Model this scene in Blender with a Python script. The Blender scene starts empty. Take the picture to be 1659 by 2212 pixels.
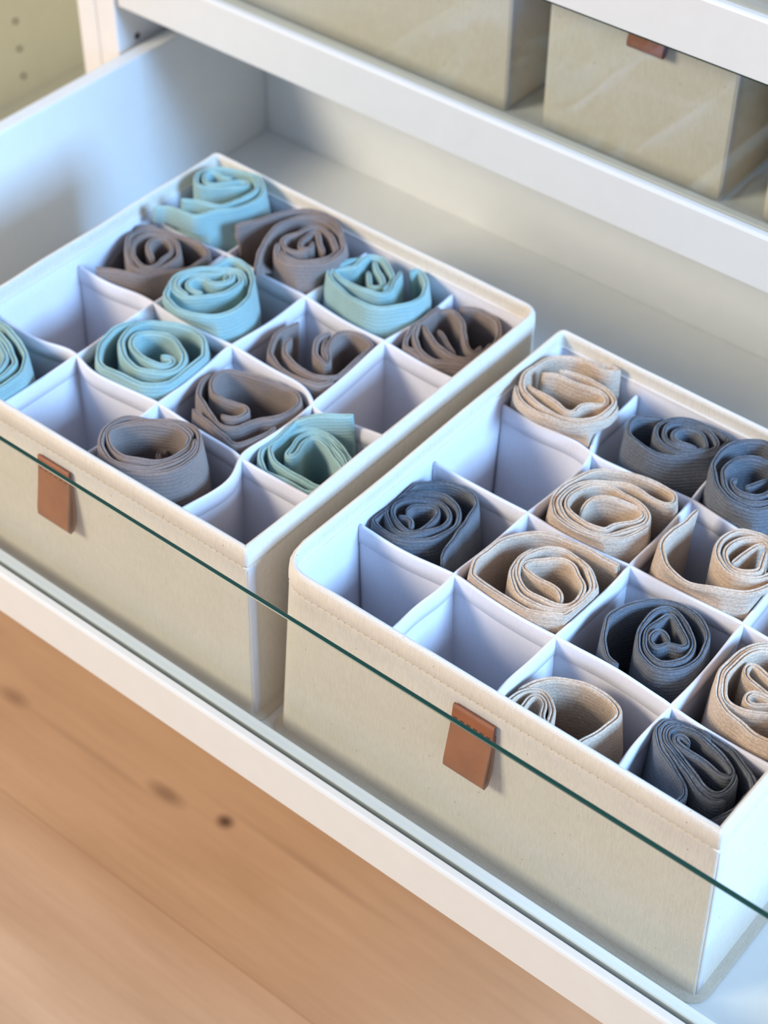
import bpy, bmesh, math, random
import numpy as np
from mathutils import Matrix, Vector
random.seed(7); rng = np.random.default_rng(7)
S = bpy.context.scene

# ---------------------------------------------------------------- camera
cam_d = bpy.data.cameras.new('camera'); cam = bpy.data.objects.new('camera', cam_d)
S.collection.objects.link(cam); S.camera = cam
cam.matrix_world = Matrix(((0.775116, -0.44065, 0.452794, 0.469575),
                           (0.631794, 0.534178, -0.561685, -0.487329),
                           (0.005634, 0.721444, 0.69245, 0.826437),
                           (0, 0, 0, 1)))
cam_d.sensor_fit = 'HORIZONTAL'; cam_d.sensor_width = 36; cam_d.lens = 84.314
cam_d.clip_start = .02; cam_d.clip_end = 50
cam_d.dof.use_dof = True; cam_d.dof.focus_distance = .925; cam_d.dof.aperture_fstop = 10.5

# ---------------------------------------------------------------- light
W = bpy.data.worlds.new('world'); S.world = W; W.use_nodes = True
W.node_tree.nodes['Background'].inputs[0].default_value = (.62, .69, 1, 1)
W.node_tree.nodes['Background'].inputs[1].default_value = .55
def area(name, loc, target, size, power, col, sy=None):
    d = bpy.data.lights.new(name, 'AREA'); d.energy = power; d.color = col; d.size = size
    if sy: d.shape = 'RECTANGLE'; d.size_y = sy
    o = bpy.data.objects.new(name, d); S.collection.objects.link(o); o.location = loc
    o.rotation_euler = (Vector(target) - Vector(loc)).to_track_quat('-Z', 'Y').to_euler()
    return o
area('window_light', (2.2, .22, 1.22), (0, .1, .1), .75, 122, (.31, .58, 1.0), .8)
area('room_light', (-1.5, -2.0, 1.7), (0, .05, .05), .9, 84, (1.0, .86, .66))
S.view_settings.view_transform = 'Standard'; S.view_settings.look = 'None'
S.view_settings.gamma = 1; S.view_settings.use_curve_mapping = False
S.view_settings.exposure = 0.08

# ---------------------------------------------------------------- helpers
def link(o, parent=None):
    S.collection.objects.link(o)
    if parent: o.parent = parent
    return o
def tag(o, label=None, cat=None, group=None, kind=None):
    if label: o['label'] = label
    if cat: o['category'] = cat
    if group: o['group'] = group
    if kind: o['kind'] = kind
    return o
def empty(name, loc=(0, 0, 0)):
    o = bpy.data.objects.new(name, None); o.empty_display_size = .02; link(o); o.location = loc; return o
def mesh_obj(name, verts, faces, mat, parent=None, smooth=True, uv=None, autosmooth=None):
    me = bpy.data.meshes.new(name); me.from_pydata([tuple(map(float, v)) for v in verts], [], faces)
    me.materials.append(mat) if mat else None
    if smooth: me.polygons.foreach_set('use_smooth', [True] * len(me.polygons))
    if uv is not None:
        l = me.uv_layers.new(name='uv'); idx = np.empty(len(me.loops), int)
        me.loops.foreach_get('vertex_index', idx); l.data.foreach_set('uv', np.asarray(uv)[idx].ravel())
    me.update(); o = bpy.data.objects.new(name, me); return link(o, parent)
def rel(o, parent):      # vertices were given in world space: compensate the parent's location
    o.parent = parent; o.location = -Vector(parent.location); return o
def bm_obj(name, bm, mat, parent=None, smooth=False):
    me = bpy.data.meshes.new(name); bmesh.ops.recalc_face_normals(bm, faces=bm.faces)
    bm.to_mesh(me); bm.free()
    for m in (mat if isinstance(mat, (list, tuple)) else [mat]): me.materials.append(m)
    if smooth: me.polygons.foreach_set('use_smooth', [True] * len(me.polygons))
    o = bpy.data.objects.new(name, me); return link(o, parent)
def add_box(bm, a, b, bev=0, seg=2):
    r = bmesh.ops.create_cube(bm, size=1)
    vs = r['verts']
    for v in vs:
        v.co = Vector([(a[i] + b[i]) / 2 + v.co[i] * (b[i] - a[i]) for i in range(3)])
    if bev:
        es = list({e for v in vs for e in v.link_edges})
        bmesh.ops.bevel(bm, geom=es, offset=bev, segments=seg, affect='EDGES', profile=.5)
def box(name, a, b, mat, parent=None, bev=.0006):
    bm = bmesh.new(); add_box(bm, a, b, bev)
    o = bm_obj(name, bm, mat)
    return rel(o, parent) if parent else o

# ---------------------------------------------------------------- materials
def new_mat(name):
    m = bpy.data.materials.new(name); m.use_nodes = True; nt = m.node_tree
    return m, nt, nt.nodes['Principled BSDF']
def N(nt, t, **k):
    n = nt.nodes.new(t)
    for a, b in k.items():
        if a.startswith('i_'):
            key = a[2:]; n.inputs[int(key) if key.isdigit() else key.replace('_', ' ')].default_value = b
        else: setattr(n, a, b)
    return n
def ramp(nt, fac, stops):
    r = nt.nodes.new('ShaderNodeValToRGB'); e = r.color_ramp.elements
    while len(e) < len(stops): e.new(.5)
    for i, (p_, c) in enumerate(stops):
        e[i].position = p_; e[i].color = (*c, 1) if len(c) == 3 else c
    nt.links.new(fac, r.inputs[0]); return r.outputs[0]
def mix(nt, fac, a, b, mode='MIX'):
    m = nt.nodes.new('ShaderNodeMix'); m.data_type = 'RGBA'; m.blend_type = mode
    for sock, v in ((m.inputs[0], fac), (m.inputs[6], a), (m.inputs[7], b)):
        if hasattr(v, 'is_linked'): nt.links.new(v, sock)
        else: sock.default_value = v if isinstance(v, float) else (*v, 1)
    return m.outputs[2]
def maths(nt, op, a, b=None):
    m = nt.nodes.new('ShaderNodeMath'); m.operation = op
    for i, v in enumerate((a, b)):
        if v is None: continue
        if hasattr(v, 'is_linked'): nt.links.new(v, m.inputs[i])
        else: m.inputs[i].default_value = v
    return m.outputs[0]
def mapping(nt, src, scale):
    m = nt.nodes.new('ShaderNodeMapping'); m.inputs['Scale'].default_value = scale
    nt.links.new(src, m.inputs[0]); return m.outputs[0]
def noise(nt, vec, scale, detail=3, rough=.55):
    n = N(nt, 'ShaderNodeTexNoise'); n.inputs['Scale'].default_value = scale
    n.inputs['Detail'].default_value = detail; n.inputs['Roughness'].default_value = rough
    nt.links.new(vec, n.inputs['Vector']); return n.outputs['Fac']
def bump(nt, h, dist, strength=1.0, prev=None):
    b = nt.nodes.new('ShaderNodeBump'); b.inputs['Distance'].default_value = dist
    b.inputs['Strength'].default_value = strength; nt.links.new(h, b.inputs['Height'])
    if prev: nt.links.new(prev, b.inputs['Normal'])
    return b.outputs[0]

def plain(name, col, rough=.5, spec=.5, var=0.0, bumpd=0.0):
    m, nt, b = new_mat(name)
    b.inputs['Roughness'].default_value = rough; b.inputs['Specular IOR Level'].default_value = spec
    if var or bumpd:
        g = nt.nodes.new('ShaderNodeNewGeometry').outputs['Position']
        n = noise(nt, g, 55, 4)
        c = ramp(nt, n, [(.3, tuple(x * (1 - var) for x in col)), (.7, col)])
        nt.links.new(c, b.inputs['Base Color'])
        if bumpd: nt.links.new(bump(nt, noise(nt, g, 900, 2), bumpd), b.inputs['Normal'])
    else: b.inputs['Base Color'].default_value = (*col, 1)
    return m
M = {}
M['lacquer'] = plain('white_lacquer', (.735, .755, .735), .42, .35, .03, .00002)
M['frame'] = plain('white_frame', (.80, .80, .77), .5, .4, .04, .00002)
M['neighbour'] = plain('beige_frame', (.82, .82, .68), .6, .3, .04)
M['dark'] = plain('dark_hole', (.05, .04, .03), .8)
M['leather'] = plain('brown_leather', (.36, .125, .055), .5, .35, .25, .00012)
M['leather_edge'] = plain('leather_cut_edge', (.16, .06, .035), .7, .2)
M['thread_dark'] = plain('dark_thread', (.07, .03, .02), .8)
M['thread'] = plain('cream_thread', (.72, .65, .52), .9, .1)
M['tape'] = plain('white_tape', (.68, .66, .65), .9, .1, .08, .0001)

def canvas(name, c1, c2, fleck=True, warp=1500.0, bstr=.00022):
    m, nt, b = new_mat(name); b.inputs['Roughness'].default_value = .95
    b.inputs['Specular IOR Level'].default_value = .1
    b.inputs['Sheen Weight'].default_value = .15
    g = nt.nodes.new('ShaderNodeNewGeometry').outputs['Position']
    sep = nt.nodes.new('ShaderNodeSeparateXYZ'); nt.links.new(g, sep.inputs[0])
    thr = noise(nt, mapping(nt, g, (1, 1, .10)), warp, 2, .6)      # warp threads run upright
    weft = noise(nt, mapping(nt, g, (.08, .08, 1)), warp, 2, .6)
    big = noise(nt, g, 28, 4)
    t = maths(nt, 'ADD', maths(nt, 'MULTIPLY', thr, .55), maths(nt, 'MULTIPLY', weft, .25))
    t = maths(nt, 'ADD', t, maths(nt, 'MULTIPLY', big, .20))
    c = ramp(nt, t, [(.36, c2), (.62, c1)])
    if fleck:
        v = N(nt, 'ShaderNodeTexVoronoi'); v.inputs['Scale'].default_value = 330
        nt.links.new(mapping(nt, g, (1, 1, .55)), v.inputs['Vector'])
        r = nt.nodes.new('ShaderNodeSeparateColor'); nt.links.new(v.outputs['Color'], r.inputs[0])
        pick = maths(nt, 'GREATER_THAN', r.outputs[0], .945)
        near = maths(nt, 'LESS_THAN', v.outputs['Distance'], .13)
        f = maths(nt, 'MULTIPLY', maths(nt, 'MULTIPLY', pick, near), .55)
        c = mix(nt, f, c, (.16, .12, .07))
    nt.links.new(c, b.inputs['Base Color'])
    nt.links.new(bump(nt, maths(nt, 'ADD', thr, maths(nt, 'MULTIPLY', weft, .6)), bstr), b.inputs['Normal'])
    return m
M['canvas'] = canvas('cream_canvas', (.74, .69, .60), (.64, .59, .50))
M['binding'] = canvas('shaded_binding_canvas', (.56, .50, .40), (.44, .39, .31))  # canvas colour darkened: shadow round the box foot is put into it
M['lining'] = canvas('white_lining', (.74, .74, .79), (.69, .69, .74), False, 1500, .00008)

def knit(name, c1, c2, speck, speck_amt, rib=.0019, depth=.0005, ribk=1.0):
    m, nt, b = new_mat(name); b.inputs['Roughness'].default_value = 1.0
    b.inputs['Specular IOR Level'].default_value = .08
    b.inputs['Sheen Weight'].default_value = .25; b.inputs['Sheen Roughness'].default_value = .6
    uvn = nt.nodes.new('ShaderNodeUVMap'); uvn.uv_map = 'uv'; uv = uvn.outputs[0]
    sep = nt.nodes.new('ShaderNodeSeparateXYZ'); nt.links.new(uv, sep.inputs[0])
    wob = maths(nt, 'MULTIPLY', noise(nt, uv, 45, 2), .0035)
    v = maths(nt, 'ADD', sep.outputs[1], wob)
    s = maths(nt, 'SINE', maths(nt, 'MULTIPLY', v, 2 * math.pi / rib))
    ribh = maths(nt, 'POWER', maths(nt, 'ABSOLUTE', s), .4)
    stitch = noise(nt, mapping(nt, uv, (1400, 900, 1)), 1.0, 1)
    fib = noise(nt, mapping(nt, uv, (500, 1100, 1)), 1.0, 3, .7)
    geo = nt.nodes.new('ShaderNodeNewGeometry').outputs['Position']
    fuzz = noise(nt, geo, 1900, 2, .7)
    big = noise(nt, geo, 40, 2)
    t = maths(nt, 'ADD', maths(nt, 'MULTIPLY', fib, .7), maths(nt, 'MULTIPLY', big, .3))
    c = ramp(nt, t, [(.38, c2), (.60, c1)])
    if speck_amt:
        c = mix(nt, maths(nt, 'MULTIPLY', ramp(nt, fuzz, [(.54, (0, 0, 0)), (.66, (1, 1, 1))]), speck_amt), c, speck)
    dd = 1 - .5 * ribk
    dk = ramp(nt, maths(nt, 'ADD', ribh, maths(nt, 'MULTIPLY', maths(nt, 'SUBTRACT', big, .5), .5)), [(.2, (dd, dd, dd)), (.7, (1, 1, 1))])
    c = mix(nt, 1.0, c, dk, 'MULTIPLY')
    nt.links.new(c, b.inputs['Base Color'])
    h = maths(nt, 'ADD', ribh, maths(nt, 'MULTIPLY', stitch, .5))
    n1 = bump(nt, h, depth, .9)
    nt.links.new(bump(nt, fuzz, .0003, .8, n1), b.inputs['Normal'])
    return m
M['teal'] = knit('teal_knit', (.33, .51, .49), (.25, .42, .41), (.52, .63, .60), .25, .0052, .0003, .5)
M['brown'] = knit('taupe_knit', (.275, .215, .185), (.20, .155, .135), (.42, .36, .32), .25, .0052, .0004, .75)
M['beige'] = knit('oatmeal_knit', (.66, .50, .36), (.42, .30, .20), (.82, .74, .64), .75, .0060, .00022, .35)
M['grey'] = knit('charcoal_knit', (.135, .150, .170), (.070, .080, .098), (.33, .36, .40), .5, .0050, .0008)
M['blanket'] = knit('grey_blanket_knit', (.42, .42, .43), (.32, .32, .33), (.6, .6, .6), .5)

def glass_mat():
    m, nt, b = new_mat('clear_glass'); nt.nodes.remove(b)
    out = nt.nodes['Material Output']
    t = N(nt, 'ShaderNodeBsdfTransparent'); t.inputs[0].default_value = (.95, .97, .96, 1)
    g = N(nt, 'ShaderNodeBsdfGlossy'); g.inputs['Roughness'].default_value = .02
    geo = nt.nodes.new('ShaderNodeNewGeometry')
    dt = N(nt, 'ShaderNodeVectorMath', operation='DOT_PRODUCT')
    nt.links.new(geo.outputs['Incoming'], dt.inputs[0]); nt.links.new(geo.outputs['Normal'], dt.inputs[1])
    q = maths(nt, 'POWER', maths(nt, 'SUBTRACT', 1.0, maths(nt, 'ABSOLUTE', dt.outputs['Value'])), 5.0)
    fr = maths(nt, 'ADD', maths(nt, 'MULTIPLY', q, .96), .04)
    mx = N(nt, 'ShaderNodeMixShader')
    nt.links.new(fr, mx.inputs[0]); nt.links.new(t.outputs[0], mx.inputs[1])
    nt.links.new(g.outputs[0], mx.inputs[2]); nt.links.new(mx.outputs[0], out.inputs[0])
    return m
M['glass'] = glass_mat()
M['glass_edge'] = plain('green_glass_edge', (.004, .040, .028), .3, .4)

def wood():
    m, nt, b = new_mat('oak_floor'); b.inputs['Roughness'].default_value = .75
    b.inputs['Specular IOR Level'].default_value = .15
    g = nt.nodes.new('ShaderNodeNewGeometry').outputs['Position']
    oi = nt.nodes.new('ShaderNodeObjectInfo').outputs['Random']
    off = nt.nodes.new('ShaderNodeVectorMath'); off.operation = 'ADD'
    comb = nt.nodes.new('ShaderNodeCombineXYZ'); nt.links.new(maths(nt, 'MULTIPLY', oi, 7.0), comb.inputs[0])
    nt.links.new(g, off.inputs[0]); nt.links.new(comb.outputs[0], off.inputs[1]); p = off.outputs[0]
    warp = noise(nt, mapping(nt, p, (2.5, 9, 1)), 1.0, 3)
    sep = nt.nodes.new('ShaderNodeSeparateXYZ'); nt.links.new(p, sep.inputs[0])
    y = maths(nt, 'ADD', maths(nt, 'MULTIPLY', sep.outputs[1], 46), maths(nt, 'MULTIPLY', warp, 13))
    ring = maths(nt, 'SINE', y)
    fine = noise(nt, mapping(nt, p, (14, 230, 1)), 1.0, 4, .65)
    mid = noise(nt, mapping(nt, p, (3, 26, 1)), 1.0, 3)
    t = maths(nt, 'ADD', maths(nt, 'MULTIPLY', ring, .08), maths(nt, 'ADD', maths(nt, 'MULTIPLY', fine, .3), maths(nt, 'MULTIPLY', mid, .6)))
    c = ramp(nt, t, [(.22, (.46, .27, .145)), (.48, (.57, .355, .205)), (.72, (.66, .43, .255))])
    c = mix(nt, maths(nt, 'MULTIPLY', oi, .2), c, (.50, .29, .165))
    for kx, ky, rx, ry, a in KNOTS:
        d = nt.nodes.new('ShaderNodeVectorMath'); d.operation = 'SUBTRACT'; nt.links.new(g, d.inputs[0])
        d.inputs[1].default_value = (kx, ky, -.27)
        mp = mapping(nt, d.outputs[0], (1 / rx, 1 / ry, 0))
        ln = nt.nodes.new('ShaderNodeVectorMath'); ln.operation = 'LENGTH'; nt.links.new(mp, ln.inputs[0])
        k = ramp(nt, maths(nt, 'ADD', ln.outputs['Value'], maths(nt, 'MULTIPLY', warp, .3)), [(.35, (a, a, a)), (1.25, (0, 0, 0))])
        c = mix(nt, k, c, (.13, .065, .04))
    nt.links.new(c, b.inputs['Base Color'])
    nt.links.new(bump(nt, fine, .0002), b.inputs['Normal'])
    return m
KNOTS = [(-.128, .068, .011, .009, .95), (-.180, .0585, .026, .010, .55), (-.340, .051, .024, .010, .45),
         (-.25, .050, .11, .005, .22), (-.048, .078, .12, .005, .2), (.10, .09, .15, .006, .12)]
M['wood'] = wood()
M['wood_gap'] = plain('floor_underlay', (.30, .17, .09), .9)
# traced plan curves in 0.1 mm units
SOCKS = {
'L1':('teal','L',0,0,1.7,[[(-2640,2551,1440),(-2706,2523,1440),(-2757,2527,1440),(-2794,2509,1440),(-2800,2465,1440),(-2769,2411,1440),(-2725,2394,1440),(-2653,2441,1440),(-2605,2514,1440),(-2562,2576,1440),(-2512,2571,1440),(-2527,2513,1440),(-2604,2430,1440),(-2691,2358,1440),(-2748,2336,1440),(-2819,2382,1440),(-2853,2447,1440),(-2839,2532,1440),(-2780,2594,1440),(-2684,2641,1440),(-2583,2658,1440),(-2489,2630,1440),(-2414,2548,1440),(-2406,2464,1440),(-2446,2341,1440),(-2484,2259,1440),(-2561,2220,1440),(-2650,2191,1440),(-2725,2141,1440)],[(-2606,2666,1440),(-2512,2664,1440),(-2420,2621,1440),(-2348,2525,1440),(-2338,2430,1440),(-2381,2312,1440),(-2452,2184,1440),(-2517,2060,1440),(-2607,2042,1440),(-2692,2035,1440),(-2755,2021,1440),(-2812,1967,1440)]]),
'L2':('brown','L',1,0,1.8,[[(-2583,1698,1230),(-2617,1731,1250),(-2673,1759,1270),(-2726,1825,1270),(-2718,1888,1270),(-2657,1920,1270),(-2587,1904,1270),(-2540,1832,1270),(-2528,1757,1270),(-2508,1689,1270),(-2518,1621,1270),(-2584,1602,1270),(-2677,1634,1270),(-2769,1704,1270),(-2820,1785,1270),(-2804,1873,1270),(-2743,1930,1270),(-2648,1952,1270),(-2548,1912,1270),(-2478,1847,1270),(-2445,1765,1270),(-2455,1673,1270),(-2507,1594,1270),(-2593,1558,1270),(-2697,1604,1270),(-2795,1682,1270),(-2870,1781,1270),(-2875,1865,1270),(-2827,1936,1270),(-2720,1986,1270),(-2553,2013,1270),(-2398,2011,1270),(-2329,1970,1270),(-2297,1888,1270),(-2328,1778,1270),(-2408,1664,1270),(-2502,1527,1270),(-2598,1471,1270),(-2715,1434,1270),(-2793,1381,1270)],[(-2803,1975,1270),(-2902,1892,1270),(-2971,1821,1230),(-2983,1710,1190),(-2961,1627,1150),(-2940,1593,1110)]]),
'L3':('brown','L',0,1,1.9,[[(-1655,2361,1370),(-1721,2397,1400),(-1820,2474,1400),(-1833,2401,1400),(-1830,2331,1400),(-1779,2288,1400),(-1743,2330,1400),(-1767,2383,1400)],[(-1723,2274,1400),(-1782,2226,1400),(-1857,2212,1400),(-1929,2261,1400),(-1947,2331,1400),(-1907,2402,1400),(-1885,2494,1400),(-1838,2533,1400),(-1736,2507,1400),(-1639,2452,1400),(-1581,2392,1400),(-1586,2298,1400),(-1643,2215,1400),(-1706,2163,1400),(-1781,2143,1400),(-1857,2163,1400)],[(-1925,2215,1400),(-1866,2132,1400),(-1773,2101,1400),(-1687,2126,1400),(-1602,2208,1400),(-1545,2308,1400),(-1540,2402,1400),(-1605,2492,1400),(-1724,2578,1400),(-1839,2619,1400),(-1945,2607,1400),(-2025,2528,1400),(-2059,2425,1400),(-2047,2286,1400),(-1995,2146,1400),(-1923,2013,1400),(-1880,1954,1400)],[(-1559,2458,1400),(-1701,2585,1400),(-1851,2659,1400),(-1971,2662,1400),(-2067,2620,1400),(-2131,2522,1400),(-2186,2376,1400),(-2277,2188,1400)]]),
'L4':('teal','L',1,1,1.9,[[(-1975,1548,1370),(-2051,1536,1370),(-2114,1548,1370),(-2119,1607,1370),(-2074,1661,1370),(-2003,1662,1370),(-1944,1694,1370),(-1917,1751,1370),(-1956,1812,1370),(-2002,1803,1370),(-1954,1743,1370)],[(-2026,1471,1370),(-2114,1479,1370),(-2186,1546,1370),(-2161,1636,1370),(-2070,1735,1370),(-1973,1827,1370),(-1901,1828,1370),(-1851,1765,1370),(-1854,1659,1370),(-1923,1539,1370),(-2017,1462,1370),(-2128,1455,1370),(-2200,1499,1370),(-2226,1588,1370),(-2186,1685,1370),(-2083,1788,1370),(-1996,1860,1370),(-1891,1848,1370),(-1828,1784,1370)],[(-2110,1777,1370),(-2192,1669,1370),(-2219,1565,1370),(-2185,1454,1370),(-2120,1371,1370),(-2027,1335,1370),(-1914,1339,1370),(-1802,1387,1370),(-1724,1480,1370),(-1691,1591,1370),(-1723,1711,1370),(-1801,1829,1370),(-1894,1916,1370),(-1982,1949,1370),(-2062,1948,1370),(-2104,1913,1370),(-2109,1832,1370),(-2115,1774,1370)]]),
'L5':('teal','L',0,2,1.9,[[(-1109,2578,1340),(-1109,2631,1340),(-1052,2637,1340),(-963,2559,1340),(-908,2454,1340),(-911,2338,1340),(-963,2234,1340),(-1056,2156,1340),(-1193,2139,1340),(-1346,2172,1340),(-1469,2209,1340),(-1521,2249,1340),(-1536,2330,1340),(-1507,2414,1340),(-1464,2498,1340),(-1454,2554,1340)],[(-1178,2568,1340),(-1127,2446,1340),(-1090,2332,1340),(-1118,2281,1340),(-1220,2254,1340),(-1359,2254,1340),(-1483,2268,1340),(-1523,2306,1340),(-1472,2372,1340),(-1432,2417,1340),(-1445,2501,1340),(-1431,2561,1340),(-1369,2588,1340),(-1269,2552,1340),(-1179,2484,1340),(-1138,2391,1340),(-1135,2336,1340)],[(-1397,2553,1320),(-1310,2500,1310),(-1232,2447,1310),(-1177,2388,1310),(-1231,2343,1310),(-1305,2404,1300),(-1378,2479,1290)]]),
'L6':('brown','L',0,3,1.9,[[(-590,2010,1220),(-678,2027,1250),(-767,2105,1250),(-810,2201,1250),(-840,2366,1250),(-809,2499,1250)],[(-388,2386,1230),(-389,2310,1230),(-452,2322,1250),(-536,2406,1250),(-621,2491,1250),(-701,2526,1250),(-768,2516,1250),(-817,2458,1250),(-825,2356,1250),(-796,2247,1250),(-719,2145,1250),(-618,2077,1250),(-525,2068,1250),(-439,2108,1250),(-354,2168,1250),(-302,2253,1250),(-301,2382,1250),(-349,2517,1250),(-420,2613,1250),(-523,2662,1250),(-623,2653,1250),(-716,2599,1250)],[(-784,2312,1250),(-696,2252,1250),(-579,2196,1250),(-484,2167,1250),(-411,2174,1250),(-355,2220,1250),(-326,2319,1250),(-337,2439,1250)],[(-700,2353,1220),(-606,2309,1220),(-520,2250,1220),(-460,2214,1220)]]),
'L7':('teal','L',3,0,2.0,[[(-2871,298,1320),(-2921,409,1320),(-2905,499,1320),(-2829,562,1320),(-2779,559,1320),(-2688,547,1320),(-2579,517,1320),(-2458,468,1320),(-2373,390,1320),(-2313,274,1320),(-2303,170,1320),(-2323,81,1320),(-2424,39,1320)],[(-2786,325,1320),(-2802,442,1320),(-2740,482,1320),(-2649,470,1320),(-2537,423,1320),(-2432,362,1320),(-2392,291,1320),(-2379,198,1320),(-2414,129,1320),(-2520,123,1320)],[(-2726,374,1320),(-2667,424,1320),(-2573,394,1320),(-2488,337,1320),(-2439,252,1320),(-2438,191,1320),(-2517,188,1320)]]),
'L8':('teal','L',2,1,2.3,[[(-2178,1156,1270),(-2222,1059,1270),(-2220,918,1270),(-2166,811,1270),(-2089,736,1270),(-1968,700,1270),(-1833,708,1270),(-1695,749,1270),(-1623,820,1270),(-1606,947,1270),(-1599,1110,1270),(-1650,1217,1270),(-1773,1310,1270),(-1892,1321,1270),(-2026,1271,1270),(-2119,1216,1270),(-2159,1122,1270),(-2146,1013,1270),(-2078,916,1270),(-1962,852,1270),(-1853,837,1270),(-1746,873,1270),(-1673,944,1270),(-1663,1036,1270),(-1736,1113,1270),(-1829,1165,1270),(-1940,1183,1270),(-2021,1154,1270),(-2079,1101,1270),(-2089,1037,1270),(-2024,961,1270),(-1922,928,1270),(-1811,924,1270),(-1752,952,1270),(-1725,1006,1270),(-1763,1038,1270),(-1823,1010,1270)]]),
'L9':('brown','L',1,2,1.8,[[(-1453,1868,1200),(-1458,1697,1220),(-1423,1583,1220),(-1362,1503,1220),(-1259,1450,1220),(-1131,1429,1220),(-1016,1430,1220),(-924,1465,1220),(-883,1551,1220)],[(-1358,1703,1220),(-1368,1651,1220),(-1296,1569,1220),(-1189,1519,1220),(-1079,1503,1220),(-971,1519,1220),(-909,1565,1220),(-878,1648,1220),(-871,1760,1220),(-884,1899,1220),(-924,1963,1220),(-1003,1985,1220),(-1080,1987,1220),(-1147,1960,1220),(-1167,1893,1220),(-1141,1806,1220),(-1085,1732,1220),(-1033,1679,1220),(-1028,1641,1220),(-1092,1652,1220),(-1166,1698,1220),(-1218,1775,1220),(-1223,1837,1220),(-1203,1886,1220)],[(-1193,1850,1220),(-1169,1782,1220),(-1111,1722,1220),(-1048,1677,1220)]]),
'L10':('brown','L',2,2,1.7,[[(-1365,802,1220),(-1266,784,1220),(-1150,762,1220),(-1040,746,1220),(-954,739,1220),(-915,800,1220),(-890,889,1220),(-862,999,1220)],[(-1193,874,1220),(-1139,889,1220),(-1098,933,1220),(-1094,996,1220),(-1145,1029,1220),(-1211,1020,1220),(-1295,991,1220),(-1375,996,1220),(-1445,1052,1220),(-1474,1132,1220),(-1452,1198,1220),(-1379,1247,1220),(-1252,1284,1220),(-1105,1312,1220),(-973,1308,1220),(-910,1259,1220),(-900,1156,1220),(-934,1058,1220),(-995,998,1220),(-1032,928,1220),(-1042,865,1220),(-1088,813,1220),(-1156,806,1220),(-1272,849,1220),(-1376,894,1220),(-1457,949,1220),(-1501,1026,1220),(-1505,1127,1220)]]),
'L11':('brown','L',3,2,1.8,[[(-1058,437,1360),(-1081,491,1360),(-1141,515,1360),(-1224,509,1360),(-1316,465,1360),(-1407,406,1360),(-1481,328,1360),(-1492,256,1360),(-1452,195,1360),(-1359,148,1360),(-1267,131,1360),(-1164,175,1360),(-1071,252,1360),(-1037,331,1360),(-1039,432,1360),(-1065,504,1360)],[(-1081,522,1360),(-1183,543,1360),(-1286,511,1360),(-1386,460,1360),(-1486,409,1360),(-1528,322,1360),(-1515,227,1360),(-1463,154,1360),(-1392,99,1360),(-1299,74,1360),(-1213,84,1360),(-1117,143,1360),(-1043,224,1360),(-995,325,1360),(-997,426,1360),(-1041,503,1360)],[(-1516,129,1240),(-1401,88,1270),(-1271,62,1310),(-1169,88,1330),(-1051,157,1350),(-981,235,1360),(-951,331,1360),(-966,431,1360),(-1023,518,1360),(-1127,578,1360),(-1219,566,1360),(-1308,519,1360)],[(-1264,474,1160),(-1296,468,1160),(-1294,428,1160),(-1252,400,1160)]]),
'L12':('teal','L',2,3,1.7,[[(-498,1274,1340),(-626,1204,1320),(-740,1145,1280),(-820,1076,1230),(-855,964,1200),(-841,859,1200),(-782,764,1200),(-682,696,1200),(-580,677,1200),(-475,682,1200),(-380,705,1200),(-304,749,1200),(-267,817,1200),(-263,939,1200),(-302,1047,1200),(-398,1100,1200),(-510,1141,1200),(-605,1160,1200),(-684,1154,1200),(-754,1105,1200),(-804,1026,1200),(-812,931,1200),(-786,856,1200),(-724,802,1200),(-629,777,1200),(-513,770,1200),(-404,777,1200),(-343,795,1200),(-297,837,1200),(-273,921,1200),(-293,998,1200),(-385,1054,1200),(-515,1109,1200),(-614,1133,1200),(-683,1115,1200),(-722,1054,1200),(-707,969,1200),(-671,875,1200),(-638,883,1200),(-647,952,1200),(-668,1021,1200),(-654,1081,1200),(-589,1096,1200),(-472,1058,1200),(-368,1011,1200),(-310,965,1200),(-308,902,1200),(-323,853,1200)]]),
'R1':('beige','R',0,0,1.8,[[(270,2530,1380),(358,2545,1380),(426,2580,1380),(472,2629,1380),(502,2602,1380),(484,2540,1380),(414,2508,1380),(323,2516,1380),(241,2510,1380),(163,2462,1380),(104,2387,1380),(84,2276,1380),(92,2170,1380),(127,2097,1380),(209,2034,1380),(308,2007,1380),(413,2004,1380),(515,2011,1380),(592,2055,1380),(651,2142,1380),(666,2243,1380),(638,2328,1380),(568,2370,1380),(466,2387,1380),(360,2391,1380),(279,2376,1380),(228,2334,1380)],[(168,2253,1380),(258,2292,1380),(369,2307,1380),(465,2326,1380),(546,2332,1380),(603,2309,1380),(613,2259,1380),(548,2205,1380),(512,2145,1380),(512,2076,1380),(469,2061,1380),(384,2079,1380),(286,2097,1380),(208,2103,1380),(154,2119,1380)],[(108,2071,1380),(154,2008,1380),(268,1953,1380),(385,1942,1380),(495,1956,1380),(583,2000,1380),(650,2074,1380),(692,2186,1380),(679,2293,1380)]]),
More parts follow.
